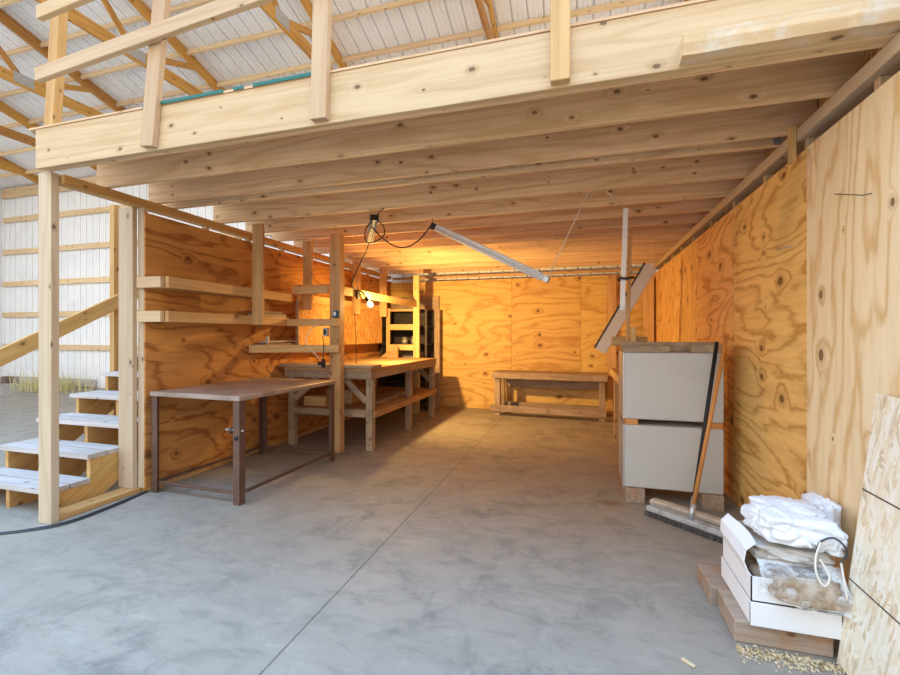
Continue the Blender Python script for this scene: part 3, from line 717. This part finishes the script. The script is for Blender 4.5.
tube('power_cable', [(-1.75, 3.75, 2.56), (-1.93, 3.93, 2.53), (-2.03, 3.93, 2.42), (-2.02, 3.93, 2.30), (-1.92, 3.93, 2.30), (-1.84, 3.95, 2.36), (-1.86, 3.96, 2.46), (-1.95, 3.95, 2.53)], .006, 'black', t, 6, 6)
tube('power_cable', [(-1.97, 3.95, 2.45), (-1.90, 4.0, 2.36), (-1.78, 4.05, 2.27), (-1.66, 4.1, 2.26), (-1.55, 4.16, 2.34), (-1.46, 4.23, 2.48)], .007, 'black', t, 6, 6)
tube('power_cable', [(-2.46, 4.85, 2.50), (-2.56, 4.95, 2.40), (-2.66, 5.0, 2.28), (-2.72, 4.9, 2.02), (-2.722, 5.0, 1.95)], .006, 'black', t, 6, 5)

# ------------------------------------------------------------------ brooms
def broom(name, label, hl, hr, top, joint, mt, hm, hr_, lab):
    hl, hr = Vector(hl), Vector(hr); t = thing(name, label, 'broom', tuple((hl + hr) / 2), 'push brooms')
    board('head', hl + Vector((0, 0, .055)), hr + Vector((0, 0, .055)), .08, .042, mt, t, bev=.01)
    n = 85; ax = (hr - hl); x = ax.normalized(); y = Vector((-x.y, x.x, 0))
    vs, fs = [], []
    for i in range(n):
        for r in range(4):
            c = hl + ax * ((i + .5) / n) + y * (-.024 + .016 * r); q = len(vs); w = .0028
            e = c + Vector((random.uniform(-.006, .006), random.uniform(-.012, .012), 0)) + y * (-.02 + .013 * r)
            for p, z, k in ((c, .036, w), (e, .003, w * 1.35)):
                for sx, sy in ((-1, -1), (1, -1), (1, 1), (-1, 1)): vs.append(p + x * k * sx + y * k * sy + Vector((0, 0, z)))
            fs += [(q, q + 1, q + 5, q + 4), (q + 1, q + 2, q + 6, q + 5), (q + 2, q + 3, q + 7, q + 6), (q + 3, q, q + 4, q + 7), (q + 4, q + 5, q + 6, q + 7)]
    mesh('bristles', vs, fs, 'bristle', t)
    j = Vector(joint); tp = Vector(top); d = (tp - j).normalized()
    h = tube('handle', [j + d * .05, tp], hr_, hm, t, 12); h['label'] = lab
    tube('ferrule', [j - d * .01, j + d * .10], hr_ * 1.25, 'galv', t, 12)
broom('push_broom', 'wide grey push broom with a wooden handle against the white crates', (.505, 3.69, 0), (1.0, 3.27, 0), (1.07, 3.80, 1.385), (.755, 3.48, .08), 'brush_grey', 'handle', .0145, 'orange wooden handle')
broom('push_broom', 'beige push broom with a black handle standing behind the grey one', (.55, 3.835, 0), (1.07, 3.43, 0), (1.022, 3.87, 1.325), (.80, 3.64, .08), 'brush_beige', 'black', .0145, 'black handle')

# ------------------------------------------------------------------ pile of boxes and bags on timbers
o = block('timber_beam', (.668, 2.262, 0), (1.04, 2.525, .098), 'timber', None, 0, .005); tag(o, 'near short timber lying on the slab under the boxes', 'timber', 'timbers under the boxes')
o = block('timber_beam', (.638, 2.537, 0), (1.08, 2.80, .094), 'timber', None, 0, .005); tag(o, 'rear short timber with an orange sawn end under the boxes', 'timber', 'timbers under the boxes')
def carton(label, lo, hi, openflap=False):
    t = thing('cardboard_box', label, 'box', ((lo[0] + hi[0]) / 2, (lo[1] + hi[1]) / 2, lo[2]), 'white cardboard boxes')
    if not openflap:
        block('box_body', lo, hi, 'carton', t, 0, .003)
        mesh('tape_seam', [(lo[0] - .0008, lo[1] + .004, lo[2] + .004), (lo[0] - .0008, lo[1] + .012, lo[2] + .004), (lo[0] - .0008, lo[1] + .012, hi[2] - .004), (lo[0] - .0008, lo[1] + .004, hi[2] - .004)], [(0, 1, 2, 3)], 'cablegrey', t)
        return t
    th = .005
    vs, fs = [], []
    def bx(a, b):
        q = len(vs)
        for z in (a[2], b[2]): vs.extend([(a[0], a[1], z), (b[0], a[1], z), (b[0], b[1], z), (a[0], b[1], z)])
        fs.extend([(q, q + 3, q + 2, q + 1), (q + 4, q + 5, q + 6, q + 7)] + [(q + i, q + (i + 1) % 4, q + 4 + (i + 1) % 4, q + 4 + i) for i in range(4)])
    bx(lo, (hi[0], hi[1], lo[2] + th)); bx((lo[0], lo[1], lo[2]), (lo[0] + th, hi[1], hi[2])); bx((hi[0] - th, lo[1], lo[2]), hi)
    bx((lo[0], lo[1], lo[2]), (hi[0], lo[1] + th, hi[2])); bx((lo[0], hi[1] - th, lo[2]), hi)
    mesh('box_body', vs, fs, 'carton', t)
    return t
carton('lower closed white cardboard box on the timbers', (.722, 2.235, .099), (1.055, 2.66, .203))
ub = carton('upper open white cardboard box full of brown material', (.724, 2.24, .205), (1.06, 2.64, .315), True)
# flaps of the upper box: left one bent up and outwards, curled at its near end
vs, fs = [], []; n = 12
for i in range(n + 1):
    y = 2.27 + .34 * i / n; cur = .012 * math.sin(i * .35)
    for q, (dx, dz) in enumerate(((0, 0), (-.018, .05), (-.010 + cur * .4, .10), (.028 + cur, .135))):
        vs.append((.726 + dx, y, .314 + dz ))
for i in range(n):
    for q in range(3): fs.append((i * 4 + q, i * 4 + q + 1, (i + 1) * 4 + q + 1, (i + 1) * 4 + q))
f = mesh('flap', vs, fs, 'carton', ub); sm = f.modifiers.new('thick', 'SOLIDIFY'); sm.thickness = .005
def lumpy(name, c, r, mat, parent=None, amp=.18, fr=3., seed=0, flat=.0, sub=5, ridges=0., folds=0.):
    bm = bmesh.new(); bmesh.ops.create_icosphere(bm, subdivisions=sub, radius=1)
    for v in bm.verts:
        p = v.co.copy(); s = Vector((seed, seed * 2.1, 0))
        d = 1 + amp * noise.noise(p * fr * .5 + s) + amp * .5 * noise.noise(p * fr + s)
        if ridges:
            q = p + Vector((.3 * noise.noise(p * 1.5 + s), .3 * noise.noise(p * 1.5 - s), 0))
            d += ridges * (1 - abs(noise.noise(Vector((q.x * 2.2 + seed, q.y * 2.2, q.z * 1.1)))) * 3) * .5 + ridges * .6 * (.5 - abs(noise.noise(q * 4.5 + s * 1.3)) * 2)
        if folds:
            q = Vector((p.x, p.y, p.z * .5)) + s; a1 = noise.noise(q * 1.3); a2 = noise.noise(q * 2.1 + Vector((7, 3, 1)))
            d += folds * (.6 * math.exp(-abs(a2) * 16) - math.exp(-abs(a1) * 14)) + folds * .5 * abs(a2)
        # boxier than a ball
        k = max(abs(p.x), abs(p.y), abs(p.z)); box = .55 / k + .45
        v.co = Vector((p.x * r[0], p.y * r[1], p.z * r[2])) * d * box
        if v.co.z < -r[2] * flat: v.co.z = -r[2] * flat
    me = bpy.data.meshes.new('m'); bm.to_mesh(me); bm.free()
    for p in me.polygons: p.use_smooth = True
    return link(name, me, mat, parent, Matrix.Translation(c))
o = lumpy('box_contents', (.895, 2.44, .265), (.145, .17, .062), 'sackbrown', ub, .15, 4, 3, .9, 4); 
t = thing('paper_sack', 'dusty beige paper sack folded flat under the white bag', 'sack', (.92, 2.42, .37))
lumpy('sack', (.905, 2.44, .393), (.16, .165, .040), 'baggrey', t, .12, 3, 5, .9, 5, .04, .14)
t = thing('white_bag', 'crumpled white woven bag on top of the pile of boxes', 'bag', (.94, 2.42, .45))
lumpy('bag', (.93, 2.42, .512), (.150, .165, .070), 'bagwhite', t, .16, 2.2, 11, .75, 6, .03, .16)
lumpy('bag_mouth', (1.035, 2.325, .485), (.055, .07, .055), 'bagwhite', t, .18, 2.5, 17, .9, 5, .03, .15)
tube('tie_string', [(.965, 2.245, .45), (.98, 2.238, .50), (1.02, 2.235, .525), (1.06, 2.242, .50), (1.075, 2.245, .46), (1.055, 2.245, .42)], .004, 'cablegrey', t, 6, 6)
tube('tie_string', [(.98, 2.238, .50), (.955, 2.22, .44), (.945, 2.19, .385), (.965, 2.175, .345), (.985, 2.18, .385), (.965, 2.21, .44)], .0042, 'rope', t, 6, 6)
tube('tie_string', [(1.055, 2.245, .42), (1.045, 2.20, .36), (1.045, 2.18, .30)], .004, 'rope', t, 6, 4)
o = lumpy('grey_bag', (1.138, 2.60, .46), (.052, .11, .12), 'bagwhite', None, .15, 2.2, 23, .9, 5, .03, .15); tag(o, 'grey white bag slumped against the plywood behind the white bag', 'bag')
# clear film over the front of the upper box
vs, fs = [], []; nx, nz = 40, 26
for j in range(nz + 1):
    for i in range(nx + 1):
        u = i / nx; v = j / nz
        x = .75 + .32 * u; low = .215 + .05 * (1 - u) * (1 - u) + .012 * math.sin(u * 9)
        z = .385 + (low - .385) * v
        y = 2.275 - .085 * math.sin(min(1, v * 1.25) * math.pi * .62) - .012 * noise.noise((x * 22, z * 22, 0)) - .02 * noise.noise((x * 9, z * 9, 5))
        vs.append((x + .012 * noise.noise((x * 12, z * 12, 9)), y, z))
for j in range(nz):
    for i in range(nx):
        a = j * (nx + 1) + i; fs.append((a, a + 1, a + nx + 2, a + nx + 1))
t = thing('plastic_bag', 'clear plastic bag of brown material spilling over the box front', 'bag', (.92, 2.22, .3))
mesh('plastic_film', vs, fs, 'film', t, None, True)
lumpy('brown_contents', (.925, 2.215, .29), (.13, .024, .06), 'sackbrown', t, .2, 4, 31, .9, 4)
# leaning strand board offcut
t = thing('strand_board_offcut', 'pale strand board sheet leaning on the right wall in the foreground', 'board', (1.08, 1.5, 0))
top, bot = Vector((1.178, 0, 1.137)), Vector((1.045, 0, .004))
b = board('sheet', (top + bot) / 2 + Vector((0, .45, 0)), (top + bot) / 2 + Vector((0, 2.238, 0)), .016, (top - bot).length, 'osb_pale', t, up=top - bot, bev=.001)
nrm = Vector((-(top - bot).z, 0, (top - bot).x)).normalized()
for z in (.74, .36):
    c = bot + (top - bot) * (z / 1.137) + nrm * .0086
    e = board('marking_line', c + Vector((0, .45, 0)), c + Vector((0, 2.235, 0)), .0006, .006, 'cablegrey', t, up=top - bot, bev=0); e['label'] = 'dark ruled line'
# sawdust and a chip
vs, fs = [], []
for i in range(900):
    x = random.uniform(.66, 1.06); y = 2.25 - abs(random.gauss(0, .035)) - .05 * random.random(); s = random.uniform(.003, .011); a = random.uniform(0, 6.28); z = random.uniform(.001, .012)
    n = len(vs); ca, sa = math.cos(a) * s, math.sin(a) * s
    vs += [(x - ca, y - sa, z * .3), (x + sa * .3, y - ca * .3, z), (x + ca, y + sa, z * .4 + .002), (x - sa * .3, y + ca * .3, z * .2)]; fs.append((n, n + 1, n + 2, n + 3))
tag(mesh('sawdust', vs, fs, 'chip'), 'pale sawdust and shavings scattered before the near timber', 'sawdust', kind='stuff')
o = board('wood_chip', (.415, 2.07, .006), (.455, 2.03, .010), .012, .009, 'chip', bev=.001); tag(o, 'single wood chip lying on the slab in the foreground', 'chip')

# ------------------------------------------------------------------ light: overcast sky through the open front
w = bpy.data.worlds.new('sky'); S.world = w; w.use_nodes = True
nt = w.node_tree; nt.nodes.clear(); g = G(nt)
tc = g.n('ShaderNodeTexCoord'); sp = g.n('ShaderNodeSeparateXYZ'); g.put(sp.inputs[0], tc.outputs['Generated'])
z = sp.outputs[2]
c = g.ramp(g.math('MULTIPLY_ADD', z, .5, .5), [(0., (.70, .65, .58)), (.47, (.80, .75, .69)), (.55, (.93, .91, .87)), (.72, (.86, .90, .96)), (.84, (.76, .87, 1.)), (.90, (.33, .60, 1.)), (1., (.27, .55, 1.))])
bg = g.n('ShaderNodeBackground'); g.put(bg.inputs[0], c)
g.put(bg.inputs[1], g.math('ADD', g.sstep(z, -.1, .2, 1.75, 2.3), g.sstep(z, .68, .95, 0., 6.0)))
ow = g.n('ShaderNodeOutputWorld'); nt.links.new(bg.outputs[0], ow.inputs[0])

# ------------------------------------------------------------------ camera
cd = bpy.data.cameras.new('camera'); cam = bpy.data.objects.new('camera', cd); COL.objects.link(cam)
cd.sensor_width = 36; cd.lens = 440 / 900 * 36; cd.shift_y = -2.5 / 900; cd.clip_start = .05
cam.location = (0, 0, 1.38); cam.rotation_euler = (math.radians(90), 0, math.atan(130 / 440))
S.camera = cam
S.view_settings.view_transform = 'Standard'; S.view_settings.look = 'None'; S.view_settings.gamma = 1; S.view_settings.exposure = .1
try:
    S.cycles.max_bounces = 10; S.cycles.diffuse_bounces = 7
except Exception: pass
